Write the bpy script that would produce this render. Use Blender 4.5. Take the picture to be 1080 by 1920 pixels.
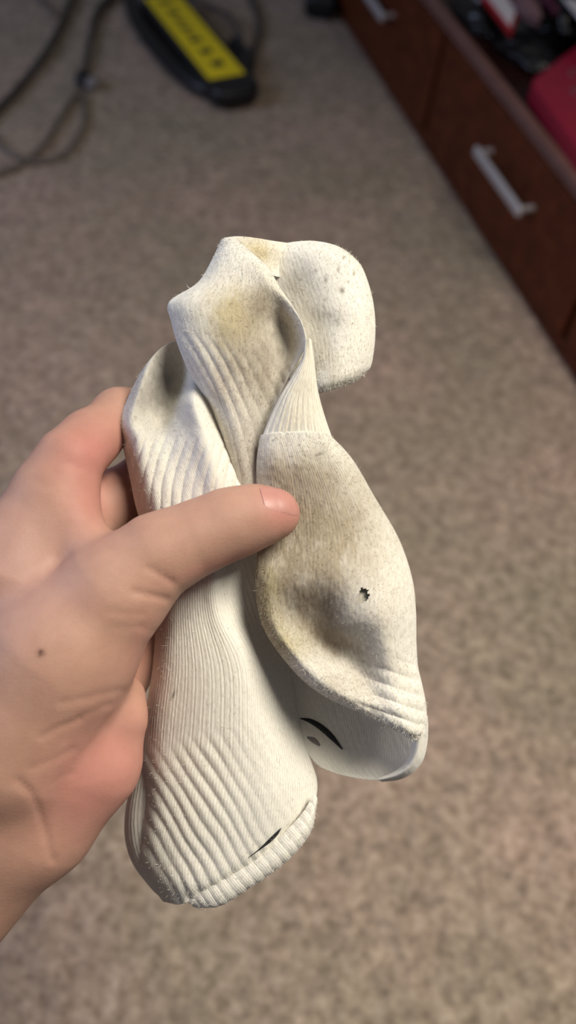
import bpy, bmesh, math, random
import numpy as np
from mathutils import Vector, Matrix

for o in list(bpy.data.objects):
    bpy.data.objects.remove(o, do_unlink=True)
S = bpy.context.scene
COL = S.collection
random.seed(4)
RNG = np.random.default_rng(4)

# ------------------------------------------------------------------ camera
FPX = 1550.0           # focal length in pixels of the 1080x1920 frame
HC = 0.90              # camera height over the carpet
D0 = 0.34              # distance of the held socks
_dc = np.array([(400 - 540) / FPX, -(2050 - 960) / FPX, -1.0]); _dc /= np.linalg.norm(_dc)
_ct = math.sqrt(1 - _dc[2] ** 2)
FW = np.array([0.0, _ct, _dc[2]]); BK = -FW
_rz = -_dc[0]; _ry = _rz * (-_dc[2]) / _ct
RT = np.array([math.sqrt(1 - _ry * _ry - _rz * _rz), _ry, _rz])
UP = np.cross(BK, RT)
CAM = np.array([0.0, 0.0, HC])
cd = bpy.data.cameras.new('camera'); cam = bpy.data.objects.new('camera', cd); COL.objects.link(cam)
M = Matrix.Identity(4)
for i in range(3):
    M[i][0], M[i][1], M[i][2], M[i][3] = RT[i], UP[i], BK[i], CAM[i]
cam.matrix_world = M
cd.sensor_fit = 'VERTICAL'; cd.sensor_height = 36.0; cd.sensor_width = 20.25
cd.lens = FPX / 1920 * 36.0
cd.clip_start = 0.01; cd.clip_end = 50
cd.dof.use_dof = True; cd.dof.focus_distance = 0.335; cd.dof.aperture_fstop = 5.2
S.camera = cam

# ------------------------------------------------------------------ light
w = bpy.data.worlds.new('room_light'); S.world = w; w.use_nodes = True
bg = w.node_tree.nodes['Background']
bg.inputs[0].default_value = (0.92, 0.93, 1.0, 1); bg.inputs[1].default_value = 0.10
def area(name, loc, target, size, power, color):
    l = bpy.data.lights.new(name, 'AREA'); l.shape = 'RECTANGLE'; l.size, l.size_y = size
    l.energy = power; l.color = color
    o = bpy.data.objects.new(name, l); COL.objects.link(o); o.location = loc
    d = Vector(target) - Vector(loc); o.rotation_euler = d.to_track_quat('-Z', 'Y').to_euler()
    return o
lamp = area('ceiling_lamp', (0.54, 0.36, 1.75), (0.22, 0.0, 0.0), (0.5, 0.5), 15.5, (1.0, 0.93, 0.80))
lamp.data.spread = math.radians(116)
area('window_light', (-2.3, 0.15, 1.55), (0, 0.6, 0.5), (1.0, 1.2), 34, (0.58, 0.68, 1.0))
S.view_settings.view_transform = 'Standard'; S.view_settings.look = 'None'
S.view_settings.gamma = 1.0; S.view_settings.use_curve_mapping = False
S.view_settings.exposure = -0.34

# ------------------------------------------------------------------ helpers
def ray(px, py):
    return RT * ((px - 540) / FPX) - UP * ((py - 960) / FPX) + FW
def F(px, py, z=0.0):                     # photo pixel -> point on the horizontal plane z
    d = ray(px, py); return CAM + d * ((z - HC) / d[2])
def W(a):                                  # (x, y, h) sketch units near the hand -> metres in the room
    a = np.asarray(a, float)
    d = D0 - a[..., 2] * D0 / FPX
    cx = (a[..., 0] - 540) / FPX * d; cy = -(a[..., 1] - 960) / FPX * d
    return CAM + cx[..., None] * RT + cy[..., None] * UP + d[..., None] * FW

def link(o, parent=None):
    COL.objects.link(o)
    if parent is not None: o.parent = parent
    return o
def tag(o, label=None, cat=None, group=None, kind=None):
    if label: o['label'] = label
    if cat: o['category'] = cat
    if group: o['group'] = group
    if kind: o['kind'] = kind
    return o
def empty(name, loc):
    o = bpy.data.objects.new(name, None); o.location = Vector(loc); o.empty_display_size = 0.02
    COL.objects.link(o); return o
def mesh_obj(name, verts, faces, mat, parent=None, smooth=True, cols=None, uv=None):
    """verts (N,3) world coordinates; faces list/array; parent is an unrotated Empty"""
    verts = np.asarray(verts, float)
    if parent is not None:
        p = parent; off = np.zeros(3)
        while p is not None: off = off + np.array(p.location); p = p.parent
        verts = verts - off
    me = bpy.data.meshes.new(name)
    if isinstance(faces, np.ndarray):
        n = len(faces); k = faces.shape[1]
        me.vertices.add(len(verts)); me.vertices.foreach_set('co', verts.astype(np.float32).ravel())
        me.loops.add(n * k); me.loops.foreach_set('vertex_index', faces.astype(np.int32).ravel())
        me.polygons.add(n); me.polygons.foreach_set('loop_start', np.arange(0, n * k, k, dtype=np.int32))
        me.update(calc_edges=True); me.validate()
    else:
        me.from_pydata([tuple(v) for v in verts], [], faces); me.update()
    if smooth: me.polygons.foreach_set('use_smooth', np.ones(len(me.polygons), bool))
    if cols is not None:
        at = me.color_attributes.new('tint', 'FLOAT_COLOR', 'POINT')
        c4 = np.ones((len(verts), 4), np.float32); c4[:, :3] = cols
        at.data.foreach_set('color', c4.ravel())
    if uv is not None:
        ul = me.uv_layers.new(name='UVMap')
        vi = np.empty(len(me.loops), np.int32); me.loops.foreach_get('vertex_index', vi)
        ul.data.foreach_set('uv', uv[vi].astype(np.float32).ravel())
    if mat is not None: me.materials.append(mat)
    return link(bpy.data.objects.new(name, me), parent)

def bm_obj(name, bm, mat, parent=None, smooth=False):
    me = bpy.data.meshes.new(name); 
    if parent is not None:
        p = parent; off = Vector((0, 0, 0))
        while p is not None: off += p.location; p = p.parent
        bmesh.ops.translate(bm, verts=bm.verts, vec=-off)
    bmesh.ops.recalc_face_normals(bm, faces=bm.faces)
    bm.to_mesh(me); bm.free()
    if smooth:
        for p in me.polygons: p.use_smooth = True
    me.materials.append(mat)
    return link(bpy.data.objects.new(name, me), parent)

def box_bm(origin, ax, ay, az, bevel=0.0, seg=2):
    """box from corner origin along three vectors"""
    bm = bmesh.new(); o = Vector(origin); ax, ay, az = Vector(ax), Vector(ay), Vector(az)
    vs = [bm.verts.new(o + ax * i + ay * j + az * k) for i in (0, 1) for j in (0, 1) for k in (0, 1)]
    for f in ((0, 1, 3, 2), (4, 6, 7, 5), (0, 4, 5, 1), (2, 3, 7, 6), (0, 2, 6, 4), (1, 5, 7, 3)):
        bm.faces.new([vs[i] for i in f])
    if bevel: bmesh.ops.bevel(bm, geom=list(bm.edges), offset=bevel, segments=seg, profile=0.5, affect='EDGES')
    return bm

def cr(P, n):
    """Catmull-Rom along axis 0 of P, n samples"""
    P = np.asarray(P, float); m = len(P)
    Q = np.concatenate([[2 * P[0] - P[1]], P, [2 * P[-1] - P[-2]]])
    t = np.linspace(0, m - 1, n); i = np.minimum(t.astype(int), m - 2); s = (t - i)
    s = s.reshape((-1,) + (1,) * (P.ndim - 1))
    p0, p1, p2, p3 = Q[i], Q[i + 1], Q[i + 2], Q[i + 3]
    return 0.5 * ((2 * p1) + (p2 - p0) * s + (2 * p0 - 5 * p1 + 4 * p2 - p3) * s ** 2 + (3 * p1 - p0 - 3 * p2 + p3) * s ** 3)

def tube_arrays(path, radii, ns=12, cap=True):
    path = np.asarray(path, float); n = len(path); radii = np.broadcast_to(np.asarray(radii, float), (n,))
    T = np.gradient(path, axis=0); T /= np.linalg.norm(T, axis=1)[:, None] + 1e-12
    up = np.array([0, 0, 1.0]) if abs(T[0][2]) < 0.9 else np.array([1.0, 0, 0])
    A = np.cross(T, up); A /= np.linalg.norm(A, axis=1)[:, None] + 1e-12
    B = np.cross(T, A)
    a = np.linspace(0, 2 * np.pi, ns, endpoint=False)
    V = path[:, None, :] + radii[:, None, None] * (np.cos(a)[None, :, None] * A[:, None, :] + np.sin(a)[None, :, None] * B[:, None, :])
    V = V.reshape(-1, 3); fs = []
    for i in range(n - 1):
        for j in range(ns):
            fs.append((i * ns + j, i * ns + (j + 1) % ns, (i + 1) * ns + (j + 1) % ns, (i + 1) * ns + j))
    if cap:
        fs.append(tuple(range(ns))[::-1]); fs.append(tuple((n - 1) * ns + j for j in range(ns)))
    return V, fs
def tube(name, path, radii, mat, parent=None, n=60, ns=12):
    p = cr(path, n)
    r = radii if np.isscalar(radii) else cr(np.asarray(radii, float)[:, None], n)[:, 0]
    V, fs = tube_arrays(p, r, ns)
    return mesh_obj(name, V, fs, mat, parent)

# value noise
_T = RNG.random((64, 64, 64))
def vnoise(p):
    p = np.asarray(p, float); i = np.floor(p).astype(int); f = p - i; f = f * f * (3 - 2 * f)
    r = 0
    for dx in (0, 1):
        for dy in (0, 1):
            for dz in (0, 1):
                wgt = (f[..., 0] if dx else 1 - f[..., 0]) * (f[..., 1] if dy else 1 - f[..., 1]) * (f[..., 2] if dz else 1 - f[..., 2])
                r = r + wgt * _T[(i[..., 0] + dx) % 64, (i[..., 1] + dy) % 64, (i[..., 2] + dz) % 64]
    return r * 2 - 1

# ------------------------------------------------------------------ materials
def mat(name, color=(0.5, 0.5, 0.5), rough=0.6, metal=0.0, spec=0.5):
    m = bpy.data.materials.new(name); m.use_nodes = True
    b = m.node_tree.nodes['Principled BSDF']
    b.inputs['Base Color'].default_value = (*color, 1); b.inputs['Roughness'].default_value = rough
    b.inputs['Metallic'].default_value = metal; b.inputs['Specular IOR Level'].default_value = spec
    return m
def N(m, typ, **kw):
    n = m.node_tree.nodes.new(typ)
    for k, v in kw.items():
        if k in n.inputs: n.inputs[k].default_value = v
        else: setattr(n, k, v)
    return n
def L(m, a, b): m.node_tree.links.new(a, b)
def ramp(m, stops, src):
    r = N(m, 'ShaderNodeValToRGB'); e = r.color_ramp.elements
    while len(e) < len(stops): e.new(0.5)
    for el, (p, c) in zip(e, stops): el.position = p; el.color = (*c, 1)
    L(m, src, r.inputs[0]); return r
def bsdf(m): return m.node_tree.nodes['Principled BSDF']

def speckle(m, base, amt=0.25, scale=60.0, bump=0.1, bscale=None):
    """give a plain material gentle procedural mottling"""
    tc = N(m, 'ShaderNodeTexCoord'); nz = N(m, 'ShaderNodeTexNoise', Scale=scale, Detail=4.0)
    L(m, tc.outputs['Object'], nz.inputs['Vector'])
    lo = tuple(c * (1 - amt) for c in base); hi = tuple(min(1, c * (1 + amt)) for c in base)
    r = ramp(m, [(0.3, lo), (0.7, hi)], nz.outputs['Fac']); L(m, r.outputs[0], bsdf(m).inputs['Base Color'])
    if bump:
        bp = N(m, 'ShaderNodeBump', Strength=bump, Distance=0.002); L(m, nz.outputs['Fac'], bp.inputs['Height'])
        L(m, bp.outputs[0], bsdf(m).inputs['Normal'])
    return m
def plain(name, color, rough=0.5, metal=0.0, amt=0.15, scale=60.0, bump=0.05):
    return speckle(mat(name, color, rough, metal), color, amt, scale, bump)

# carpet
m_carpet = mat('carpet', rough=0.95, spec=0.1)
tc = N(m_carpet, 'ShaderNodeTexCoord')
n1 = N(m_carpet, 'ShaderNodeTexNoise', Scale=80.0, Detail=5.0, Roughness=0.7); L(m_carpet, tc.outputs['Object'], n1.inputs['Vector'])
n2 = N(m_carpet, 'ShaderNodeTexNoise', Scale=26.0, Detail=3.0, Roughness=0.6); L(m_carpet, tc.outputs['Object'], n2.inputs['Vector'])
n3 = N(m_carpet, 'ShaderNodeTexNoise', Scale=3.0, Detail=2.0); L(m_carpet, tc.outputs['Object'], n3.inputs['Vector'])
r1 = ramp(m_carpet, [(0.26, (0.142, 0.106, 0.080)), (0.5, (0.345, 0.268, 0.216)), (0.76, (0.56, 0.45, 0.375))], n1.outputs['Fac'])
r2 = ramp(m_carpet, [(0.3, (0.82, 0.82, 0.81)), (0.7, (1.12, 1.10, 1.09))], n2.outputs['Fac'])
r3 = ramp(m_carpet, [(0.35, (0.86, 0.90, 0.82)), (0.65, (1.10, 1.02, 1.0))], n3.outputs['Fac'])
mx = N(m_carpet, 'ShaderNodeMix', data_type='RGBA', blend_type='MULTIPLY'); mx.inputs[0].default_value = 1
L(m_carpet, r1.outputs[0], mx.inputs[6]); L(m_carpet, r2.outputs[0], mx.inputs[7])
mx2 = N(m_carpet, 'ShaderNodeMix', data_type='RGBA', blend_type='MULTIPLY'); mx2.inputs[0].default_value = 1
L(m_carpet, mx.outputs[2], mx2.inputs[6]); L(m_carpet, r3.outputs[0], mx2.inputs[7])
L(m_carpet, mx2.outputs[2], bsdf(m_carpet).inputs['Base Color'])
bp = N(m_carpet, 'ShaderNodeBump', Strength=0.8, Distance=0.004); L(m_carpet, n1.outputs['Fac'], bp.inputs['Height'])
L(m_carpet, bp.outputs[0], bsdf(m_carpet).inputs['Normal'])
bsdf(m_carpet).inputs['Sheen Weight'].default_value = 0.15

# dark cherry wood
def wood(name, lo, hi, rough):
    m = mat(name, rough=rough, spec=0.22)
    t = N(m, 'ShaderNodeTexCoord'); mp = N(m, 'ShaderNodeMapping'); L(m, t.outputs['Object'], mp.inputs['Vector'])
    mp.inputs['Rotation'].default_value = (0, 0, math.atan2(-0.927, 0.374))
    mp.inputs['Scale'].default_value = (2.0, 22.0, 22.0)
    nz = N(m, 'ShaderNodeTexNoise', Scale=1.6, Detail=6.0, Roughness=0.65, Distortion=0.6); L(m, mp.outputs[0], nz.inputs['Vector'])
    r = ramp(m, [(0.3, lo), (0.7, hi)], nz.outputs['Fac']); L(m, r.outputs[0], bsdf(m).inputs['Base Color'])
    b = N(m, 'ShaderNodeBump', Strength=0.08, Distance=0.001); L(m, nz.outputs['Fac'], b.inputs['Height']); L(m, b.outputs[0], bsdf(m).inputs['Normal'])
    return m
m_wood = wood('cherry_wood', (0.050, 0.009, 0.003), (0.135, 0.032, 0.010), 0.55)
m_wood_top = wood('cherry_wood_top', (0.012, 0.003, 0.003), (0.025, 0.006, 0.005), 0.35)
m_wood_rim = wood('pale_wood_edge', (0.13, 0.065, 0.055), (0.19, 0.10, 0.085), 0.5)  # paler tone for the front rim strip
m_steel = plain('brushed_steel', (0.62, 0.60, 0.63), 0.42, 0.6, 0.08, 200)
m_black = plain('black_plastic', (0.006, 0.006, 0.008), 0.45)
m_blackbag = plain('black_glossy_film', (0.003, 0.003, 0.004), 0.34, 0, 0.1, 40, 0.1)
m_grey = plain('grey_plastic', (0.22, 0.20, 0.20), 0.6)
m_yellow = plain('yellow_label', (0.80, 0.62, 0.006), 0.5, 0, 0.06)
m_ink = plain('black_ink', (0.02, 0.018, 0.008), 0.6)
m_cable_dark = plain('dark_cable', (0.055, 0.046, 0.044), 0.6)
m_cable_grey = plain('grey_cable', (0.15, 0.125, 0.105), 0.6)
m_red = plain('crimson_case', (0.26, 0.008, 0.03), 0.4, 0, 0.08)
m_redtrim = plain('red_border', (0.32, 0.006, 0.012), 0.5, 0, 0.08)
m_paper = plain('white_paper', (0.62, 0.58, 0.60), 0.7, 0, 0.04)
m_mauve = plain('mauve_cloth', (0.16, 0.085, 0.09), 0.8)
m_plum = plain('plum_cloth', (0.06, 0.004, 0.022), 0.7)
m_silver = plain('silver_foil', (0.25, 0.26, 0.28), 0.4, 0.4)

# sock knit
def knit(name, stitch, bumpk, fuzz, mixk):
    m = mat(name, rough=0.92, spec=0.15)
    at = N(m, 'ShaderNodeVertexColor', layer_name='tint')
    uv = N(m, 'ShaderNodeUVMap', uv_map='UVMap')
    mp = N(m, 'ShaderNodeMapping'); mp.inputs['Scale'].default_value = (1.0, 0.28, 1.0); L(m, uv.outputs[0], mp.inputs['Vector'])
    nz = N(m, 'ShaderNodeTexNoise', Scale=fuzz, Detail=4.0, Roughness=0.7); L(m, mp.outputs[0], nz.inputs['Vector'])
    wv = N(m, 'ShaderNodeTexWave', Scale=stitch, Distortion=1.6, Detail=2.0); wv.inputs['Detail Scale'].default_value = 2.0
    wv.bands_direction = 'X'; L(m, uv.outputs[0], wv.inputs['Vector'])
    mxn = N(m, 'ShaderNodeMix', data_type='FLOAT'); mxn.inputs[0].default_value = mixk
    L(m, wv.outputs['Fac'], mxn.inputs[2]); L(m, nz.outputs['Fac'], mxn.inputs[3])
    r = ramp(m, [(0.28, (0.80, 0.785, 0.755)), (0.68, (1.04, 1.04, 1.04))], mxn.outputs[0])
    mm = N(m, 'ShaderNodeMix', data_type='RGBA', blend_type='MULTIPLY'); mm.inputs[0].default_value = 1
    L(m, at.outputs['Color'], mm.inputs[6]); L(m, r.outputs[0], mm.inputs[7]); L(m, mm.outputs[2], bsdf(m).inputs['Base Color'])
    b = N(m, 'ShaderNodeBump', Strength=bumpk, Distance=0.0006); L(m, mxn.outputs[0], b.inputs['Height']); L(m, b.outputs[0], bsdf(m).inputs['Normal'])
    bs = bsdf(m); bs.inputs['Sheen Weight'].default_value = 0.25; bs.inputs['Sheen Roughness'].default_value = 0.5
    bs.inputs['Subsurface Weight'].default_value = 0.12; bs.inputs['Subsurface Radius'].default_value = (1, 0.9, 0.75); bs.inputs['Subsurface Scale'].default_value = 0.003
    return m
m_rib = knit('ribbed_cotton', 0.30, 0.30, 1.6, 0.75)      # UV is in millimetres
m_terry = knit('terry_cotton', 0.22, 0.5, 1.0, 0.92)
m_logo = plain('black_thread', (0.012, 0.012, 0.014), 0.8, 0, 0.2, 900, 0.3)

m_logo2 = plain('faded_thread', (0.20, 0.18, 0.17), 0.8, 0, 0.2, 900, 0.3)
# skin
m_skin = mat('skin', rough=0.58, spec=0.3)
at = N(m_skin, 'ShaderNodeVertexColor', layer_name='tint')
tcs = N(m_skin, 'ShaderNodeTexCoord')
nz = N(m_skin, 'ShaderNodeTexNoise', Scale=90.0, Detail=4.0, Roughness=0.6); L(m_skin, tcs.outputs['Object'], nz.inputs['Vector'])
vr = N(m_skin, 'ShaderNodeTexVoronoi', Scale=900.0); L(m_skin, tcs.outputs['Object'], vr.inputs['Vector'])
r = ramp(m_skin, [(0.3, (0.93, 0.90, 0.89)), (0.7, (1.05, 1.05, 1.05))], nz.outputs['Fac'])
mm = N(m_skin, 'ShaderNodeMix', data_type='RGBA', blend_type='MULTIPLY'); mm.inputs[0].default_value = 1
L(m_skin, at.outputs['Color'], mm.inputs[6]); L(m_skin, r.outputs[0], mm.inputs[7]); L(m_skin, mm.outputs[2], bsdf(m_skin).inputs['Base Color'])
b = N(m_skin, 'ShaderNodeBump', Strength=0.12, Distance=0.0004); L(m_skin, vr.outputs['Distance'], b.inputs['Height']); L(m_skin, b.outputs[0], bsdf(m_skin).inputs['Normal'])
bs = bsdf(m_skin); bs.inputs['Subsurface Weight'].default_value = 0.22; bs.inputs['Subsurface Radius'].default_value = (1.0, 0.35, 0.2); bs.inputs['Subsurface Scale'].default_value = 0.004
m_nail = plain('nail', (0.47, 0.225, 0.19), 0.45, 0, 0.05, 300, 0.0)

# ------------------------------------------------------------------ floor
gx = np.arange(-1.5, 1.9, 0.007); gy = np.arange(-0.45, 2.75, 0.007)
X, Y = np.meshgrid(gx, gy)
p = np.stack([X / 0.011, Y / 0.011, X * 0 + 0.5], -1)
Z = 0.0028 * vnoise(p) + 0.0016 * vnoise(p * 0.37 + 9) - 0.003
V = np.stack([X, Y, Z], -1).reshape(-1, 3); ny, nx = X.shape
idx = np.arange(ny * nx).reshape(ny, nx)
Fq = np.stack([idx[:-1, :-1], idx[:-1, 1:], idx[1:, 1:], idx[1:, :-1]], -1).reshape(-1, 4)
fl = mesh_obj('floor', V, Fq, m_carpet)
tag(fl, 'beige brown cut pile carpet covering the floor', 'carpet', kind='structure')

# ------------------------------------------------------------------ dresser
A0 = F(635, 33); B0 = F(1068, 704)
DD = (B0 - A0) / np.linalg.norm(B0 - A0); NN = np.array([-DD[1], DD[0], 0.0])
if NN[0] < 0: NN = -NN
ZZ = np.array([0, 0, 1.0])
SC = HC / 1.05
def onplane(px, py, off=0.0):
    d = ray(px, py); t = ((A0 + NN * off - CAM) @ NN) / (d @ NN); q = CAM + d * t
    return (q - A0) @ DD, q[2]
HT = 0.273 * SC
def dpt(s, n, z): return A0 + DD * s + NN * n + ZZ * z
def dbox(s0, s1, n0, n1, z0, z1, bev=0.002):
    return box_bm(dpt(s0, n0, z0), DD * (s1 - s0), NN * (n1 - n0), ZZ * (z1 - z0), bev)
SE = [0.612 * SC - 0.693 * SC, 0.615 * SC, 1.308 * SC, 2.0 * SC]
dr = empty('dresser', dpt(0.96 * SC, 0.2, 0))
tag(dr, 'low dark cherry wood dresser with drawers along the carpet edge', 'dresser')
DEP = 0.46
bm_obj('body', dbox(SE[0], SE[3], 0.018, DEP, 0.0, HT - 0.02), m_wood, dr)
bm_obj('plinth', dbox(SE[0], SE[3], 0.004, 0.018, 0.0, 0.030 * SC), m_wood, dr)
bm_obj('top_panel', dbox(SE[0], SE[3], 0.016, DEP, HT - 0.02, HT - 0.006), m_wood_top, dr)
bm_obj('front_rim', dbox(SE[0], SE[3], 0.0, 0.016, HT - 0.02, HT, 0.003), m_wood_rim, dr)
def handle(parent, s0, s1, z):
    bm = dbox(s0, s1, -0.032, -0.022, z - 0.009, z + 0.009, 0.0048)
    for s in (s0 + 0.006, s1 - 0.014):
        b2 = dbox(s, s + 0.008, -0.024, 0.004, z - 0.004, z + 0.004, 0.001)
        me = bpy.data.meshes.new('t'); b2.to_mesh(me); b2.free(); bm.from_mesh(me); bpy.data.meshes.remove(me)
    tag(bm_obj('handle', bm, m_steel, parent), 'brushed steel bar handle')
h0, hz = onplane(888, 280, -0.03); h1, _ = onplane(972, 404, -0.03)
for k in range(3):
    fr = bm_obj('drawer_front', dbox(SE[k] + 0.007, SE[k + 1] - 0.007, 0.0, 0.018, 0.034 * SC, HT - 0.023, 0.003), m_wood, dr)
    sh = (k - 1) * 0.693 * SC - (0.045 if k == 0 else 0)
    fr_l = fr
    handle(fr_l, h0 + sh, h1 + sh, hz)

# ------------------------------------------------------------------ things on the dresser
ZT = HT - 0.006
def slab(name, pts, z0, th, m, parent=None, bevel=0.004, seg=3, corner=0.0):
    """flat prism from plan points (world xy), optional rounded corners"""
    bm = bmesh.new(); P = [np.array(q[:2]) for q in pts]; out = []
    n = len(P)
    for i in range(n):
        if corner:
            a, b_, c = P[i - 1], P[i], P[(i + 1) % n]
            u1 = (a - b_) / np.linalg.norm(a - b_); u2 = (c - b_) / np.linalg.norm(c - b_)
            p1, p2 = b_ + u1 * corner, b_ + u2 * corner
            for t in np.linspace(0, 1, 7): out.append((1 - t) ** 2 * p1 + 2 * t * (1 - t) * b_ + t * t * p2)
        else: out.append(P[i])
    vs = [bm.verts.new((q[0], q[1], z0)) for q in out]; f = bm.faces.new(vs)
    r = bmesh.ops.extrude_face_region(bm, geom=[f]); top = [v for v in r['geom'] if isinstance(v, bmesh.types.BMVert)]
    bmesh.ops.translate(bm, verts=top, vec=(0, 0, th))
    if bevel: 
        es = [e for e in bm.edges if abs(e.verts[0].co.z - e.verts[1].co.z) < 1e-6]
        bmesh.ops.bevel(bm, geom=es, offset=bevel, segments=seg, profile=0.5, affect='EDGES')
    return bm_obj(name, bm, m, parent)
# crimson case
zc = ZT + 0.035
c0 = F(996, 148, zc); c1 = F(1085, 275, zc); c2 = F(1075, 88, zc)
e1 = (c1 - c0); e1 /= np.linalg.norm(e1); e2 = (c2 - c0); e2 -= e1 * (e2 @ e1); e2 /= np.linalg.norm(e2)
rc = empty('crimson_case', (*(c0 + e1 * .1 + e2 * .06)[:2], ZT)); tag(rc, 'crimson rounded flat case lying on the dresser edge', 'case')
e3 = (c2 - c0); e3 /= np.linalg.norm(e3)
slab('shell', [c0, c0 + e1 * .22, c0 + e1 * .22 + e2 * .12, c0 + e1 * .06 + e3 * .20 + e2 * .02, c0 + e3 * .19], ZT, 0.035, m_red, rc, 0.006, 3, 0.016)
for i, (px, py) in enumerate(((1082, 138), (1086, 172))):
    q = F(px, py, zc + 0.0005); a = np.linspace(0.5, 5.6, 24)
    path = q + np.cos(a)[:, None] * e1 * 0.012 + np.sin(a)[:, None] * e2 * 0.012
    Vt, ft = tube_arrays(path, 0.0016, 8); mesh_obj('printed_ring', Vt, ft, m_mauve, rc)
# white box with red border
zb = ZT + 0.05
c0 = F(960, 62, zb); ex = F(905, -10, zb) - c0; ex /= np.linalg.norm(ex); ey = F(985, -10, zb) - c0; ey /= np.linalg.norm(ey)
wb = empty('red_edged_card', (*(c0 + ex * .06 + ey * .04)[:2], ZT)); tag(wb, 'white card with red border lying on black film on the dresser', 'card')
slab('red_border', [c0, c0 + ex * .16, c0 + ex * .16 + ey * .09, c0 + ey * .09], ZT + .040, 0.010, m_redtrim, wb, 0.002)
k0 = c0 + ex * .012 + ey * .010
slab('white_face', [k0, k0 + ex * .14, k0 + ex * .14 + ey * .065, k0 + ey * .065], zb, 0.0012, m_paper, wb, 0.0)
# mauve and plum cloth bundles
def lump(name, c, rx, ry, rz, m, seed, parent=None, amp=0.25, dirx=(1, 0, 0), fs=3.0):
    bm = bmesh.new(); bmesh.ops.create_icosphere(bm, subdivisions=4, radius=1.0)
    dx = Vector(dirx).normalized(); dy = Vector((0, 0, 1)).cross(dx)
    co = np.array([v.co[:] for v in bm.verts])
    nn = vnoise(co * fs + seed * 7.3) * amp + vnoise(co * fs * 2.3 + seed * 3.1) * amp * .5
    for v, k in zip(bm.verts, nn):
        q = v.co * (1 + k)
        z = max(q.z, -0.62)
        v.co = Vector(c) + dx * (q.x * rx) + dy * (q.y * ry) + Vector((0, 0, (z + 0.62) * rz))
    return bm_obj(name, bm, m, parent, True)
q = F(984, 28, ZT + .05); o = lump('mauve_pouch', (q[0], q[1], ZT + .0505), .045, .014, .016, m_mauve, 1, dirx=DD); tag(o, 'small mauve cloth pouch beside the red bordered card', 'pouch')
q = F(1014, 8, ZT + .05); o = lump('plum_cloth', (q[0], q[1], ZT+ .0505), .05, .014, .014, m_plum, 2, dirx=DD); tag(o, 'dark plum cloth strip next to the mauve pouch', 'cloth')
q = F(985, 92, ZT + .01); o = lump('black_bag', (q[0], q[1], ZT), .065, .045, .02, m_blackbag, 5, amp=.2, dirx=DD, fs=1.8); tag(o, 'crumpled glossy black bag between the card and the crimson case', 'bag')
q = F(1062, 38, ZT + .03); o = lump('black_pouch', (q[0], q[1], ZT), .06, .055, .045, m_blackbag, 8, amp=.3, dirx=DD); tag(o, 'black glossy pouch behind the crimson case', 'pouch')
q = F(893, 30, ZT + .01); o = lump('black_wrapper', (q[0], q[1], ZT), .075, .03, .02, m_blackbag, 11, amp=.2, dirx=DD); tag(o, 'black film wrapper at the dresser front edge under the red bordered card', 'wrapper')
q = F(899, 14, ZT + .02); o = lump('silver_packet', (q[0], q[1], ZT + .012), .014, .018, .016, m_silver, 13, amp=.3, dirx=DD); tag(o, 'small crumpled silver packet on the black wrapper', 'packet')
zp = ZT + .075
c0 = F(1082, 27, zp); ex = F(1050, -12, zp) - c0; ex /= np.linalg.norm(ex); ey = np.array([-ex[1], ex[0], 0])
if ey[0] < 0: ey = -ey
o = slab('white_sheet', [c0 - ex * .05, c0 + ex * .1, c0 + ex * .1 + ey * .1, c0 - ex * .05 + ey * .1], zp - .003, 0.003, m_paper, None, 0.0)
tag(o, 'plain white folded sheet on the black pouch at the upper right corner', 'paper')

# ------------------------------------------------------------------ things on the carpet
def FP(pts, z): return np.array([F(x, y, z) for x, y in pts])
# power strip with yellow label and a cord looped along it
zl = 0.042
ps = empty('power_strip', (*F(400, 120)[:2], 0)); tag(ps, 'black power strip with yellow label at the top of the carpet', 'power strip')
P_ = [F(x, y, zl) for x, y in ((205, -85), (392, 150), (446, 122), (258, -113))]
ax = P_[1] - P_[0]; ax /= np.linalg.norm(ax); ay = P_[2] - P_[1]; ay -= ax * (ax @ ay); lw = np.linalg.norm(ay); ay /= lw
e = P_[1]
b0 = e + ax * .055 - ay * .010; 
slab('body', [b0, b0 + ay * (lw + .030), b0 + ay * (lw + .030) - ax * .44, b0 - ax * .44], 0.004, zl - 0.004, m_black, ps, 0.012, 4, 0.042)
slab('label', [e, e + ay * lw, e + ay * lw - ax * .36, e - ax * .36], zl, 0.0012, m_yellow, ps, 0.0)
def mark(px, py, la, lb):
    c = F(px, py, zl + .0012)
    slab('printed_mark', [c - ax * la - ay * lb, c + ax * la - ay * lb, c + ax * la + ay * lb, c - ax * la + ay * lb], zl + .0012, .0004, m_ink, ps, 0, 1, min(la, lb) * .8)
for px, py, la, lb in ((311, 5, .007, .016), (325, 24, .010, .012), (337, 39, .0095, .009), (348, 53, .010, .009), (358, 65, .007, .008), (368, 75, .009, .012), (386, 96, .011, .012), (408, 119, .012, .013)):
    mark(px, py, la, lb)
tube('cord_loop', FP([(236, -70), (243, -20), (252, 25), (272, 62), (300, 97), (330, 130), (362, 156), (395, 170), (432, 166), (458, 144), (462, 112), (440, 82)], .016), .0165, m_black, ps, 110)
tube('inner_panel', FP([(250, -60), (272, 15), (310, 68), (345, 110), (385, 152)], .012), .012, m_grey, ps, 60)
tube('cord', FP([(330, -20), (380, 5), (425, 28), (448, 60), (456, 100), (452, 130)], .02), .0055, m_cable_dark, ps, 60)
def cable(pts, r, m, label, name='cable', n=80):
    c = FP(pts, r); ctr = c[0]
    e_ = tube(name, c, r, m, None, n); tag(e_, label, 'cable', 'loose cables on the carpet'); return e_
cable([(420, -110), (440, -65), (462, -20), (480, 20), (486, 55), (478, 90), (474, 120)], .006, m_cable_dark, 'dark cable curving down beside the power strip')
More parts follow.
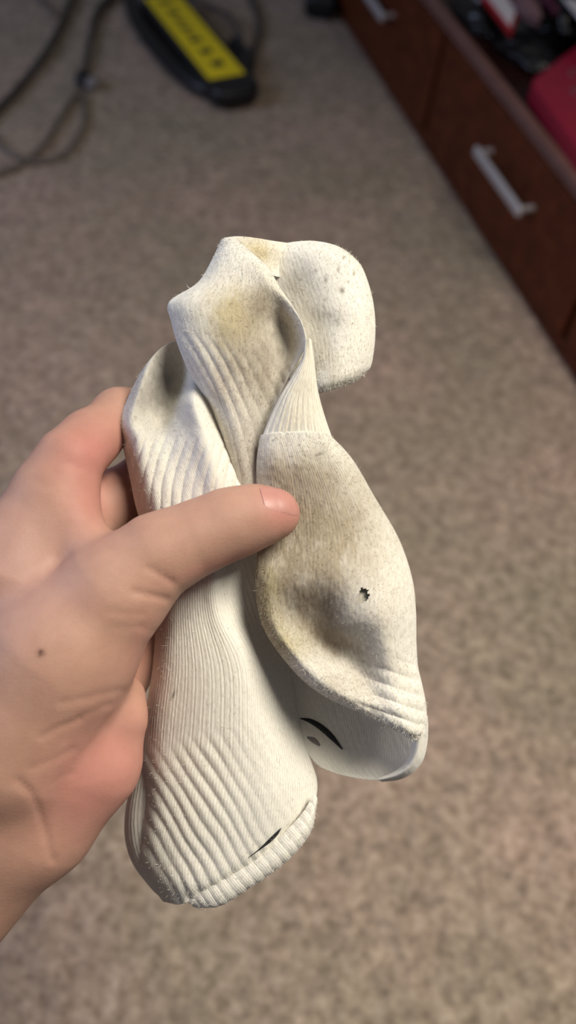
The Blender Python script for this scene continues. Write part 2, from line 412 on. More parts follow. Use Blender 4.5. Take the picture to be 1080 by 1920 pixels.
cable([(170, -130), (150, -70), (138, -20), (125, 20), (108, 60), (80, 108), (45, 152), (0, 200), (-90, 270), (-260, 330)], .0075, m_cable_dark, 'long dark cable sweeping to the left photo edge')
lead = empty('charging_lead', (*F(155, 148)[:2], 0)); tag(lead, 'dark lead ending in a black plug on the carpet', 'cable', 'loose cables on the carpet')
tube('cord', FP([(330, -90), (265, -62), (225, -25), (200, 2), (183, 22), (173, 55), (165, 95), (157, 135)], .007), [.0085, .0085, .0085, .0085, .008, .0065, .006, .006], m_cable_dark, lead, 60)
bm = bmesh.new(); bmesh.ops.create_uvsphere(bm, u_segments=20, v_segments=12, radius=1)
cq = F(156, 147, .016)
bmesh.ops.scale(bm, vec=(.017, .021, .015), verts=bm.verts); bmesh.ops.translate(bm, verts=bm.verts, vec=cq)
bm_obj('plug', bm, m_black, lead, True)
bm = bmesh.new(); bmesh.ops.create_uvsphere(bm, u_segments=20, v_segments=12, radius=1)
cq = F(172, 155, .012)
bmesh.ops.scale(bm, vec=(.017, .017, .012), verts=bm.verts); bmesh.ops.translate(bm, verts=bm.verts, vec=cq)
bm_obj('strain_relief', bm, m_grey, lead, True)
cable([(148, 168), (125, 200), (105, 235), (80, 272), (52, 298), (15, 318), (-80, 340), (-240, 350)], .0055, m_cable_grey, 'thin grey cable running from plug down to the left edge')
cable([(150, 168), (158, 195), (158, 225), (145, 258), (118, 288), (80, 302), (48, 300)], .0045, m_cable_grey, 'thin grey cable looping below the plug')
cable([(-230, 200), (-110, 215), (-30, 245), (0, 272), (18, 285), (40, 296)], .0045, m_cable_grey, 'short grey cable end at the left photo edge')
cable([(-40, -100), (15, -65), (60, -20), (85, 8), (103, 28)], .0045, m_cable_grey, 'faint grey cable under the long dark cable')
# adapter by the dresser's far end
ad = empty('power_adapter', (*F(606, 10)[:2], 0)); tag(ad, 'black rounded power adapter on carpet at the dresser far end', 'adapter')
q = F(606, 4, .03)
bm = box_bm(Vector(q) + Vector((-.042, -.03, -.028)), (.075, 0, 0), (0, .07, 0), (0, 0, .05), .016, 4)
bm_obj('brick', bm, m_black, ad, True)
tube('cord', [q + np.array([0, .03, -.015]), q + np.array([-.01, .08, -.02]), q + np.array([-.05, .15, -.022])], .005, m_black, ad, 20)

# ------------------------------------------------------------------ socks
WHITE = np.array([0.80, 0.775, 0.705])
def gauss(x, y, cx, cy, sx, sy, ang=0.0):
    a = math.radians(ang); dx, dy = x - cx, y - cy
    u_ = dx * math.cos(a) + dy * math.sin(a); v_ = -dx * math.sin(a) + dy * math.cos(a)
    return np.exp(-(u_ / sx) ** 2 - (v_ / sy) ** 2)

PANELS = {}; SURF = {}
def panel(name, rows, mat_, parent, step=2.2, thick=16.0, E=9.0, rib=None, dirt_shade=(), white=WHITE, hole=None, closed=True, fuzz=0.3, specks=(), follow=0.75):
    """a flattened knitted tube: rows of (x, y, h) points give its front layer, the back layer follows.
    rib(u, v, x, y) -> relief in sketch units (about 0.22 mm each)."""
    rows = [np.array(r, float) for r in rows]
    wid = max(np.abs(np.diff(r[:, :2], axis=0)).sum() for r in rows); hei = sum(np.linalg.norm((rows[i + 1] - rows[i]).mean(0)[:2]) for i in range(len(rows) - 1))
    nu = int(max(24, wid / step)); nv = int(max(24, hei / step))
    G = np.stack([cr(r, nu) for r in rows]); G = cr(G, nv)          # (nv, nu, 3)
    u = np.linspace(0, 1, nu)[None, :] * np.ones((nv, 1)); v = np.linspace(0, 1, nv)[:, None] * np.ones((1, nu))
    round_ = np.sqrt(np.clip(1 - np.abs(2 * u - 1) ** 5, 0, 1))
    G[..., 2] += E * (round_ - 1)
    x, y = G[..., 0], G[..., 1]
    chord = G[:, :1, 2] * (1 - u) + G[:, -1:, 2] * u
    tv = np.clip(np.minimum(v, 1 - v) * 14, 0, 1) ** 0.5 if closed else np.clip(v * 14, 0, 1) ** 0.5
    hb = np.minimum(G[..., 2], follow * G[..., 2] + (1 - follow) * chord) - (thick * np.sqrt(np.clip(1 - (2 * u - 1) ** 2, 0, 1)) * tv) - 0.4
    Bk = np.stack([x, y, hb], -1)
    Pf, Pb = W(G), W(Bk)
    du = np.gradient(Pf, axis=1); dv = np.gradient(Pf, axis=0)
    n = np.cross(dv, du); n /= np.linalg.norm(n, axis=-1, keepdims=True) + 1e-12
    if (n[nv // 2, nu // 2] @ BK) < 0: n = -n
    px = D0 / FPX
    rel = np.zeros_like(x)
    if rib is not None: rel = rel + rib(u, v, x, y)
    q = np.stack([x / 5.0, y / 9.0, G[..., 2] / 8], -1)
    rel = rel + fuzz * vnoise(q) + fuzz * 1.2 * vnoise(q * .28 + 3)
    edge = np.clip(np.minimum(u, 1 - u) * 25, 0, 1)
    Pf = Pf + n * (rel * px * edge)[..., None]
    # colour: clean cotton with stains, plus shade painted into the ribs and trough
    c = np.ones(x.shape + (3,)) * np.asarray(white)
    nz = 0.5 + 0.5 * vnoise(np.stack([x / 26, y / 34, x * 0 + 2.2], -1)); nz2 = 0.5 + 0.5 * vnoise(np.stack([x / 6, y / 12, x * 0 + 5.1], -1))
    for (cx, cy, sx, sy, ang, col, k) in dirt_shade:
        a = np.clip(1.25 * k * gauss(x, y, cx, cy, sx, sy, ang) * (0.65 + 0.5 * nz + 0.35 * (nz2 - .5)), 0, .95)[..., None]
        c = c * (1 - a) + np.asarray(col) * a
    for (cx, cy, sx, sy, ang, k) in specks:
        a = np.clip(k * gauss(x, y, cx, cy, sx, sy, ang), 0, 1)[..., None]
        c = c * (1 - a) + np.array((.17, .15, .12)) * a
    lu = np.cumsum(np.concatenate([np.zeros((nv, 1)), np.linalg.norm(np.diff(Pf, axis=1), axis=-1)], 1), 1) * 1000
    lv = np.cumsum(np.concatenate([np.zeros((1, nu)), np.linalg.norm(np.diff(Pf, axis=0), axis=-1)], 0), 0) * 1000
    lu = lu.mean(0)[None, :] * np.ones((nv, 1))
    i1 = np.arange(nv * nu).reshape(nv, nu); i2 = i1 + nv * nu
    q1 = np.stack([i1[:-1, :-1], i1[1:, :-1], i1[1:, 1:], i1[:-1, 1:]], -1)
    if hole is not None:
        cx, cy, rr = hole
        fx = (x[:-1, :-1] + x[1:, 1:]) / 2 - cx; fy = (y[:-1, :-1] + y[1:, 1:]) / 2 - cy
        th = np.arctan2(fy, fx); keep = np.hypot(fx * 1.15 + fy * .25, fy * .85) > rr * (1 + .13 * np.sin(3 * th + .7) + .10 * np.sin(7 * th + 2) + .06 * np.sin(13 * th))
        q1 = q1[keep]
    q1 = q1.reshape(-1, 4)
    q2 = np.stack([i2[:-1, :-1], i2[:-1, 1:], i2[1:, 1:], i2[1:, :-1]], -1).reshape(-1, 4)
    sides = []
    for a, b_ in ((i1[:, 0], i2[:, 0]), (i2[:, -1], i1[:, -1]), (i2[0], i1[0])) + (((i1[-1], i2[-1]),) if closed else ()):
        sides.append(np.stack([a[:-1], b_[:-1], b_[1:], a[1:]], -1))
    Fa = np.concatenate([q1, q2] + sides)
    Va = np.concatenate([Pf.reshape(-1, 3), Pb.reshape(-1, 3)]); Ca = np.concatenate([c.reshape(-1, 3), c.reshape(-1, 3)])
    Ua = np.concatenate([np.stack([lu, lv], -1).reshape(-1, 2)] * 2)
    PANELS[name] = (x, y, G[..., 2], rel); SURF[name] = (Pf, n, c, dv)
    return mesh_obj(name.split('/')[-1], Va, Fa, mat_, parent, True, Ca, Ua)

def ribs(n, amp, shear=0.0, v0=0.0, v1=1.0, soft=0.03, sharp=0.7):
    def f(u, v, x, y):
        ph = n * (u - shear * (v - v0))
        k = np.clip((v - v0) / soft, 0, 1) * np.clip((v1 - v) / soft, 0, 1)
        return amp * k * (np.abs(np.sin(np.pi * ph)) ** sharp - 0.6)
    return f
def pribs(slope, period, amp, mask, sharp=0.75, curve=0.0, y0=0.0):
    def f(u, v, x, y):
        ph = (x - slope * y + curve * (y - y0) ** 2) / period + 0.22 * vnoise(np.stack([x / 60, y / 60, x * 0 + 1.5], -1))
        amp2 = 1 + 0.5 * vnoise(np.stack([x / 45, y / 70, x * 0 + 8.5], -1))
        return amp * amp2 * mask(x, y) * (np.abs(np.sin(np.pi * ph)) ** sharp - 0.6)
    return f
def ss(a, lo_, hi_): t = np.clip((a - lo_) / (hi_ - lo_), 0, 1); return t * t * (3 - 2 * t)
def both(*fs): return lambda u, v, x, y: sum(f(u, v, x, y) for f in fs)

GREY = (0.36, 0.335, 0.295); TAUPE = (0.235, 0.19, 0.14); YEL = (0.57, 0.485, 0.285); OLIVE = (0.44, 0.38, 0.22); TAN = (0.40, 0.34, 0.25)
ctrA = W(np.array([400., 1690., -30.])); ctrB = W(np.array([740., 1460., -20.]))
sa = empty('white_sock', ctrA); tag(sa, 'off-white ribbed sock hanging lowest under the thumb, with grey dirty heel', 'sock', 'worn socks held in the hand')
sb = empty('white_sock', ctrB); tag(sb, 'off-white worn sock looped over on the right with a hole in its foot', 'sock', 'worn socks held in the hand')

rowsA = [
 [(262,700,-40),(278,678,-32),(296,658,-30),(316,644,-28),(336,640,-28),(356,648,-28),(378,664,-32)],
 [(240,745,-42),(262,728,-16),(288,712,-42),(315,702,-68),(340,702,-62),(366,716,-22),(402,742,-36)],
 [(222,796,-42),(245,788,-8),(274,782,-30),(303,780,-54),(328,768,-38),(365,758,12),(408,790,-22)],
 [(229,832,-44),(255,828,-6),(285,827,-8),(314,822,-12),(345,813,2),(382,808,22),(424,832,-16)],
 [(243,895,-44),(270,895,-6),(300,895,0),(331,894,2),(366,890,10),(405,889,20),(452,900,-14)],
 [(256,955,-46),(290,957,-8),(325,960,0),(356,960,4),(390,960,8),(420,960,5),(482,960,-22)],
 [(285,1050,-50),(315,1050,-10),(345,1050,2),(375,1050,10),(402,1050,15),(432,1050,-14),(502,1050,-26)],
 [(292,1150,-50),(318,1150,-8),(346,1150,8),(380,1150,17),(413,1150,20),(460,1150,-16),(532,1150,-36)],
 [(286,1250,-50),(313,1250,-6),(352,1255,14),(402,1255,26),(456,1245,26),(500,1240,-6),(550,1250,-40)],
 [(273,1335,-50),(302,1345,-6),(346,1356,14),(402,1360,28),(462,1350,32),(508,1335,10),(558,1330,-40)],
 [(263,1425,-54),(296,1440,-8),(336,1446,12),(396,1446,28),(462,1436,34),(520,1418,20),(574,1400,-35)],
 [(272,1480,-56),(292,1506,-12),(330,1520,10),(386,1526,26),(452,1515,34),(522,1490,28),(594,1460,-25)],
 [(262,1570,-56),(282,1588,-18),(320,1602,4),(380,1602,22),(446,1582,30),(516,1550,28),(592,1500,-12)],
 [(262,1628,-56),(288,1644,-26),(325,1657,4),(375,1656,20),(432,1627,27),(502,1582,26),(582,1516,-5)],
 [(305,1690,-44),(322,1694,-26),(345,1694,-4),(385,1670,12),(437,1642,20),(502,1597,20),(572,1532,-2)]]
rowsA = [[(x, y, h * 1.25 - 22 * min(1, max(0, (y - 960) / 120))) for x, y, h in r] for r in rowsA]
va = lambda i: i / (len(rowsA) - 1)
ribA = both(pribs(-0.38, 19.5, 3.8, lambda x, y: ss(y - 0.05 * x, 800, 818) * (1 - ss(y, 985, 1030)), .7, -.0012, 830), ribs(42, 1.0, 0, va(5.6), va(9.9), .04),
   pribs(0.60, 26, 3.2, lambda x, y: ss(y + .35 * (x - 300), 1385, 1450) * (1 - .75 * ss(x + .4 * (1600 - y), 420, 560)), 1.2))
panel('a/leg_and_foot', rowsA, m_rib, sa, 2.2, 26, 12, ribA, dirt_shade=[
  (298, 735, 56, 72, 20, GREY, .85), (335, 660, 40, 25, 0, GREY, .35), (320, 800, 40, 20, 0, GREY, .3),
  (330, 1340, 45, 70, 0, (.50, .45, .40), .30), (300, 1200, 25, 120, 0, (.5, .42, .38), .25)],
  specks=[(325, 1303, 2.5, 9, 20, .9)])
rowsFlap = [
 [(263,1428,-108),(268,1432,-98),(274,1436,-90),(282,1440,-84)],
 [(244,1478,-132),(254,1480,-104),(268,1482,-92),(292,1486,-84)],
 [(234,1530,-142),(246,1532,-106),(264,1536,-90),(300,1540,-80)],
 [(235,1578,-140),(248,1582,-104),(268,1586,-88),(304,1590,-80)],
 [(250,1622,-128),(264,1628,-98),(284,1632,-84),(316,1636,-80)],
 [(282,1664,-112),(292,1670,-92),(308,1672,-84),(336,1676,-80)],
 [(306,1688,-100),(316,1690,-90),(330,1690,-86),(350,1690,-84)]]
panel('a/cuff_back', rowsFlap, m_rib, sa, 2.0, 8, 5, ribs(8, 1.6, 0.1, -.2, 1.2, .05))
rowsAc = [
 [(352,1688,-18),(384,1664,2),(428,1636,12),(478,1604,16),(524,1568,16),(562,1530,6),(590,1488,-8)],
 [(354,1694,-14),(390,1674,14),(436,1646,26),(486,1614,30),(532,1578,30),(570,1537,18),(593,1492,-4)],
 [(360,1698,-14),(398,1686,20),(446,1659,34),(496,1625,38),(541,1588,36),(577,1546,22),(595,1497,-4)],
 [(366,1702,-18),(406,1697,12),(455,1668,26),(503,1635,30),(548,1597,28),(582,1553,14),(595,1503,-8)],
 [(374,1702,-30),(412,1699,-8),(458,1672,4),(507,1639,8),(552,1601,6),(584,1557,-4),(594,1508,-16)]]
rowsAc = [[(x, y, h * 0.62 - 9) for x, y, h in r] for r in rowsAc]
panel('a/cuff_hem', rowsAc, m_rib, sa, 1.8, 12, 6, ribs(17, 1.5, 0.0, -.2, 1.2, .05), white=WHITE * 1.02)

# second sock
rowsLobe = [
 [(462,490,-58),(524,460,-46),(565,452,-44),(600,453,-44),(632,461,-46),(655,474,-50)],
 [(450,520,-60),(528,490,-34),(580,476,-16),(622,477,-14),(655,487,-22),(680,503,-46)],
 [(462,570,-62),(548,552,-30),(604,543,-6),(642,543,-2),(676,548,-14),(699,562,-46)],
 [(500,632,-62),(572,620,-26),(624,612,-2),(658,612,0),(684,614,-14),(704,622,-46)],
 [(530,690,-58),(588,684,-22),(628,678,-2),(655,676,-4),(678,676,-16),(697,682,-44)],
 [(548,728,-52),(596,719,-18),(628,713,-6),(650,708,-8),(668,703,-18),(684,700,-42)],
 [(570,746,-50),(606,736,-26),(624,731,-22),(643,724,-24),(658,719,-30),(670,713,-42)]]
panel('b/toe', rowsLobe, m_terry, sb, 2.2, 22, 12, None, dirt_shade=[(600, 520, 46, 60, 30, GREY, .22), (612, 592, 50, 18, 10, GREY, .45), (560, 520, 25, 45, 20, GREY, .35)],
  specks=[(611, 524, 3, 6, 0, .7), (641, 545, 4.5, 6, 0, .85), (634, 505, 2.5, 6, 20, .7), (644, 483, 2.5, 4, 0, .7), (664, 512, 2.5, 6, 10, .6), (592, 508, 2.5, 4, 0, .6), (563, 524, 3, 3, 0, .6), (618, 590, 5, 2.5, 20, .5), (630, 602, 5, 2.5, 20, .4), (612, 560, 2.5, 5, 0, .4), (655, 490, 2, 4, 0, .5)], white=WHITE * 1.04)
rowsFold = [
 [(418,446,-26),(445,443,-24),(478,446,-24),(515,452,-30),(560,458,-60)],
 [(436,462,-18),(460,462,-12),(488,466,-14),(520,470,-28),(570,474,-70)],
 [(462,486,-10),(480,486,-10),(500,490,-18),(530,494,-40),(580,500,-76)],
 [(492,512,-8),(504,514,-14),(516,518,-26),(545,524,-56),(590,530,-80)]]
panel('b/top_fold', rowsFold, m_terry, sb, 2.2, 10, 4, None, dirt_shade=[(480, 470, 40, 30, 30, YEL, .7)], white=WHITE * 0.98)
rowsHeel = [
 [(440,945,-40),(448,945,-30),(458,945,-24),(468,945,-22),(478,945,-22),(486,945,-20),(494,945,-14)],
 [(440,905,-28),(449,905,-18),(459,905,-13),(469,905,-13),(478,905,-13),(485,905,-12),(492,905,-6)],
 [(420,835,-22),(434,834,-3),(447,832,2),(460,830,-2),(472,830,-7),(484,830,-11),(496,830,-4)],
 [(397,768,-15),(418,769,10),(440,771,14),(462,772,6),(482,772,-6),(500,772,-12),(515,764,2)],
 [(363,712,-8),(392,716,20),(424,722,24),(458,725,16),(490,722,0),(520,715,-12),(543,704,8)],
 [(338,660,-2),(370,662,26),(408,668,36),(450,672,34),(492,670,10),(537,662,-18),(572,650,26)],
 [(321,604,0),(355,605,28),(395,610,42),(440,615,46),(485,615,22),(531,612,-14),(569,612,30)],
 [(317,566,0),(350,562,26),(392,565,38),(438,570,43),(482,572,32),(520,572,14),(549,574,30)],
 [(370,530,-2),(394,523,18),(420,522,27),(450,525,31),(480,530,33),(505,535,33),(526,541,28)],
 [(398,485,-8),(415,480,8),(432,478,17),(450,480,21),(467,484,23),(483,489,22),(501,500,16)],
 [(414,450,-20),(420,447,-12),(426,446,-8),(432,446,-6),(438,447,-6),(445,450,-8),(455,458,-10)]]
rowsHeel = [[(x, y, h + 0.55 * min(0, h - 5) * (1 if 600 < y < 860 and 470 < x < 545 else 0)) for x, y, h in r] for r in rowsHeel]
vh = lambda i: i / (len(rowsHeel) - 1)
panel('b/heel', rowsHeel, m_terry, sb, 2.2, 12, 8, pribs(0.62, 22, 2.6, lambda x, y: ss(y - .25 * (x - 450), 625, 690), .9, .0011, 660), dirt_shade=[(440, 600, 58, 62, 20, YEL, 1.0), (484, 575, 36, 44, 0, (.33, .28, .21), .85), (480, 690, 75, 90, 20, (.40, .35, .28), .85), (465, 850, 45, 70, 0, (.45, .40, .35), .65), (410, 720, 20, 40, 0, (.5, .40, .33), .3)],  # grey-brown over the ribs: dirt plus painted rib shading
  specks=[(512, 628, 3, 5, 0, .5), (528, 605, 4, 3, 0, .35)])
rowsStrip = [
 [(571,636,26),(574,635,30),(577,635,31),(580,635,30),(584,637,22)],
 [(566,672,26),(571,672,36),(577,672,34),(583,672,28),(589,674,16)],
 [(546,708,26),(557,708,38),(569,708,35),(582,708,27),(593,710,12)],
 [(524,744,24),(541,743,36),(559,743,33),(579,743,25),(599,744,8)],
 [(505,785,18),(530,784,30),(556,783,30),(584,783,22),(610,783,4)],
 [(488,828,10),(522,823,22),(555,821,23),(590,821,18),(624,824,0)]]
panel('b/ribbed_instep', rowsStrip, m_rib, sb, 1.6, 12, 7, ribs(10, 2.2, -.12, -.2, 1.2, .05), dirt_shade=[(560, 740, 60, 120, 0, (.66, .60, .44), .35)])
rowsFoot = [
 [(488,816,10),(506,812,22),(530,810,26),(555,809,28),(580,809,26),(601,811,20),(619,815,3)],
 [(481,866,10),(510,867,26),(545,866,31),(575,865,33),(605,863,30),(636,861,22),(661,861,0)],
 [(482,940,6),(520,938,12),(556,936,20),(596,934,30),(632,931,31),(670,929,22),(703,932,-2)],
 [(482,1015,8),(520,1017,12),(560,1017,24),(605,1015,36),(656,1012,38),(706,1009,28),(748,1010,-4)],
 [(479,1085,6),(510,1089,22),(553,1092,27),(604,1092,34),(660,1092,44),(720,1088,36),(773,1084,-6)],
 [(483,1138,6),(513,1148,18),(553,1160,4),(600,1168,0),(656,1165,30),(720,1150,38),(780,1144,-6)],
 [(499,1188,8),(528,1194,28),(563,1205,16),(608,1211,-8),(662,1218,-6),(722,1210,28),(781,1204,-6)],
 [(530,1234,6),(558,1241,34),(592,1251,33),(633,1260,14),(680,1264,-2),(732,1256,20),(784,1249,-6)],
 [(566,1274,4),(592,1283,32),(622,1291,38),(655,1299,32),(697,1302,20),(742,1296,28),(792,1284,-2)],
 [(602,1302,-4),(630,1310,20),(660,1319,30),(690,1326,28),(722,1331,32),(757,1330,33),(799,1320,0)],
 [(640,1322,-18),(668,1331,6),(694,1340,18),(722,1351,24),(749,1363,30),(773,1371,28),(801,1358,4)],
 [(652,1328,-34),(680,1338,-14),(705,1350,-4),(730,1364,4),(755,1378,12),(775,1388,12),(799,1386,2)]]
rowsFoot = [[(x, y, h + (min(1, max(0, (y - 1010) / 120))) * (22 + 0.42 * h)) for x, y, h in r] for r in rowsFoot]
vf = lambda i: i / (len(rowsFoot) - 1)
def ribF(u, v, x, y):
    k = np.clip((x - 670) / 40, 0, 1) * np.clip((y - 1225) / 40, 0, 1)
    ph = (y * 0.88 - x * 0.30) / 24
    return 5.0 * k * (np.abs(np.sin(np.pi * ph)) ** .8 - .6)
panel('b/foot', rowsFoot, m_terry, sb, 2.0, 9, 12, both(ribs(46, .9, 0, -.1, vf(4), .2), ribF), dirt_shade=[
  (565, 910, 110, 62, 10, TAN, .9), (590, 1010, 140, 125, 20, TAN, .95), (570, 1125, 95, 60, 25, TAUPE, .85), (622, 1195, 95, 34, 32, TAUPE, .85),  # taupe band along the trough: part sole dirt, part painted shade
  (535, 1205, 45, 38, 40, OLIVE, .7), (500, 1110, 25, 80, 0, OLIVE, .6), (700, 1255, 40, 26, 20, GREY, .5), (640, 1285, 75, 32, 20, (.47, .42, .35), .6), (720, 1180, 40, 80, 0, (.62, .57, .5), .4)],
  specks=[(598, 852, 9, 2.5, -18, .8), (682, 1240, 3, 3, 0, .5), (660, 1252, 3, 2, 0, .4), (690, 1215, 3, 3, 0, .4)], hole=(681, 1117, 12), follow=0.95, fuzz=0.7)
rowsIn = [
 [(520,1235,-62),(585,1262,-56),(648,1288,-50),(710,1310,-40),(770,1330,-22)],
 [(540,1315,-66),(598,1338,-64),(660,1355,-60),(722,1370,-48),(782,1378,-16)],
 [(562,1385,-66),(614,1402,-68),(670,1412,-64),(727,1416,-50),(788,1400,-10)],
 [(585,1425,-64),(630,1440,-66),(680,1449,-60),(730,1446,-42),(780,1424,-6)],
 [(598,1438,-64),(640,1453,-64),(690,1462,-54),(735,1462,-32),(768,1442,-8)]]
rowsIn = [[(x, y, h * 1.0 - 10) for x, y, h in r] for r in rowsIn]
panel('b/inner_cuff', rowsIn, m_rib, sb, 2.2, 6, 3, ribs(16, 0.5, 0.2, -.2, 1.2), dirt_shade=[(650, 1360, 130, 80, 0, (.52, .46, .42), .12)])
rowsRim = [
 [(758,1352,20),(772,1350,40),(788,1346,38),(802,1342,10)],
 [(768,1376,16),(780,1374,36),(792,1372,36),(803,1368,8)],
 [(770,1398,8),(780,1398,30),(790,1398,30),(801,1396,4)],
 [(764,1421,-2),(773,1423,22),(783,1425,22),(793,1426,-2)],
 [(751,1438,-14),(758,1442,10),(766,1446,10),(774,1449,-12)],
 [(732,1450,-28),(737,1454,-8),(742,1458,-8),(748,1462,-26)],
 [(706,1460,-46),(709,1462,-34),(713,1464,-34),(717,1466,-46)]]
panel('b/cuff_rim', rowsRim, m_rib, sb, 1.6, 8, 4, None, white=WHITE * 1.04)

def strip_on(pname, name, pts, widths, m, parent, lift=1.6, n=60):
    x, y, h, rel = PANELS[pname]; path = cr(np.array(pts, float), n); wd = cr(np.array(widths, float)[:, None], n)[:, 0]
    T = np.gradient(path, axis=0); T /= np.linalg.norm(T, axis=1)[:, None]; Nn = np.stack([-T[:, 1], T[:, 0]], 1)
    cols_ = []
    flat = np.stack([x.ravel(), y.ravel()], 1); hr = (h + np.maximum(rel, 0)).ravel()
    for k in np.linspace(-1, 1, 7):
        p2 = path + Nn * (wd * k)[:, None]
        hh = np.array([hr[np.argsort(((flat - q) ** 2).sum(1))[:6]].mean() for q in p2])
        cols_.append(np.concatenate([p2, (hh + lift * (1 - .6 * k * k))[:, None]], 1))
    G = np.stack(cols_, 1); top = W(G); G2 = G.copy(); G2[..., 2] -= 3; bot = W(G2)
    nv, nu = G.shape[:2]; i1 = np.arange(nv * nu).reshape(nv, nu); i2 = i1 + nv * nu
    fs = [np.stack([i1[:-1, :-1], i1[1:, :-1], i1[1:, 1:], i1[:-1, 1:]], -1).reshape(-1, 4), np.stack([i2[:-1, :-1], i2[:-1, 1:], i2[1:, 1:], i2[1:, :-1]], -1).reshape(-1, 4)]
    for a, b_ in ((i1[:, 0], i2[:, 0]), (i2[:, -1], i1[:, -1])): fs.append(np.stack([a[:-1], b_[:-1], b_[1:], a[1:]], -1))
    return mesh_obj(name, np.concatenate([top.reshape(-1, 3), bot.reshape(-1, 3)]), np.concatenate(fs), m, parent)
strip_on('a/leg_and_foot', 'embroidered_logo', [(466, 1608), (486, 1593), (505, 1577), (518, 1564), (527, 1553)], [.5, 1.3, 3.2, 3.0, .6], m_logo, sa, 3)
strip_on('b/inner_cuff', 'embroidered_logo', [(563, 1347), (582, 1352), (602, 1364), (622, 1382), (642, 1405)], [1.0, 4.2, 5.5, 5.0, 1.0], m_logo, sb, 2.0)
strip_on('b/inner_cuff', 'faded_logo', [(576, 1382), (588, 1388), (600, 1398)], [1.5, 5, 2], m_logo2, sb, 1.2)

def lint(names, count, parent, m):
    """short loose cotton fibres standing off the knit"""
    vs, fs, cs = [], [], []; k = 0
    for nm, ct in zip(names, count):
        P, n, c, dv = SURF[nm]; nv, nu = P.shape[:2]
        for _ in range(ct):
            i = RNG.integers(2, nv - 2); j = RNG.integers(1, nu - 1)
            p = P[i, j]; t = dv[i, j] / (np.linalg.norm(dv[i, j]) + 1e-9)
            d = n[i, j] * RNG.uniform(.25, 1) + t * RNG.normal(0, .7) + RNG.normal(0, .45, 3); d /= np.linalg.norm(d)
            ln = RNG.uniform(.0006, .0017) * (2.0 if RNG.random() < .02 else 1); wv = np.cross(d, RNG.normal(0, 1, 3)); wv = wv / np.linalg.norm(wv) * .00006
            bend = RNG.normal(0, .35, 3) * ln
            a, b_, e = p, p + d * ln * .55 + bend * .3, p + d * ln + bend
            vs += [a - wv, a + wv, b_ - wv * .8, b_ + wv * .8, e]; fs += [(k, k + 1, k + 3, k + 2), (k + 2, k + 3, k + 4)]
            cs += [c[i, j]] * 5; k += 5
    o = mesh_obj('lint_fuzz', np.array(vs), fs, m, parent, True, np.array(cs), np.zeros((len(vs), 2)))
    return tag(o, kind='stuff')
lint(['b/foot', 'b/heel', 'b/toe', 'b/top_fold'], [7000, 3500, 2500, 500], sb, m_terry)
lint(['a/leg_and_foot', 'a/cuff_hem'], [4000, 500], sa, m_terry)

# ------------------------------------------------------------------ hand
HW = lambda x, y, h: W(np.array([x, y, h], float))
def toL(P): d = P - CAM; return np.stack([d @ RT, d @ UP, d @ BK], -1) * 1000.0     # local millimetres, camera-aligned axes
def fromL(Q): return CAM + (Q[..., 0:1] * RT + Q[..., 1:2] * UP + Q[..., 2:3] * BK) / 1000.0
def node(x, y, h, r):
    d = D0 - h * D0 / FPX
    return np.append(toL(HW(x, y, h)[None])[0], r * d / FPX * 1000.0)
CH = []      # chains of tapered capsules: (a, b)
def chain(*pts, k=6.0):
    ns = [node(*q) for q in pts]
    for a, b_ in zip(ns[:-1], ns[1:]): CH.append((a, b_, k))
# thumb
chain((518, 963, 62, 44), (480, 968, 68, 53), (425, 984, 72, 61), (360, 1012, 76, 64), (295, 1042, 82, 74), (215, 1110, 84, 98), (110, 1225, 80, 138), (10, 1380, 60, 165), k=7)
# thenar and heel of the palm
chain((198, 1195, 40, 62), (162, 1300, 24, 66), (150, 1420, 8, 98), (60, 1510, 0, 130), k=8)
chain((190, 1300, -110, 76), (232, 1225, -146, 66), (250, 1150, -160, 60), k=6)
chain((238, 1302, -24, 32), (222, 1345, 0, 46), (175, 1430, -4, 76), (95, 1520, 0, 92), k=8)
# index
chain((30, 1080, 30, 118), (98, 925, 8, 70), (130, 864, 2, 58), (166, 826, -44, 52), (224, 780, -122, 48), (300, 775, -160, 46), (390, 815, -140, 44), (440, 850, -112, 40), k=6)
chain((118, 945, 22, 62), (150, 1005, 42, 52), k=9)      # web between thumb and index
# middle
chain((60, 1130, -60, 110), (120, 1000, -80, 74), (200, 945, -136, 56), (275, 905, -164, 52), (380, 930, -146, 46), (440, 950, -116, 42), k=6)
# ring
chain((60, 1250, -80, 110), (130, 1130, -120, 72), (215, 1070, -160, 56), (300, 1030, -178, 52), (390, 1035, -160, 46), (440, 1045, -145, 42), k=6)
# little
chain((80, 1380, -60, 110), (150, 1270, -110, 68), (215, 1215, -150, 50), (285, 1165, -170, 44), (365, 1140, -155, 40), (405, 1140, -140, 36), k=6)
# palm body, wrist and forearm
chain((70, 1250, -20, 120), (40, 1400, -10, 140), (-15, 1520, -4, 146), (-90, 1640, 0, 134), (-240, 1850, 10, 142), (-420, 2110, 20, 165), k=14)

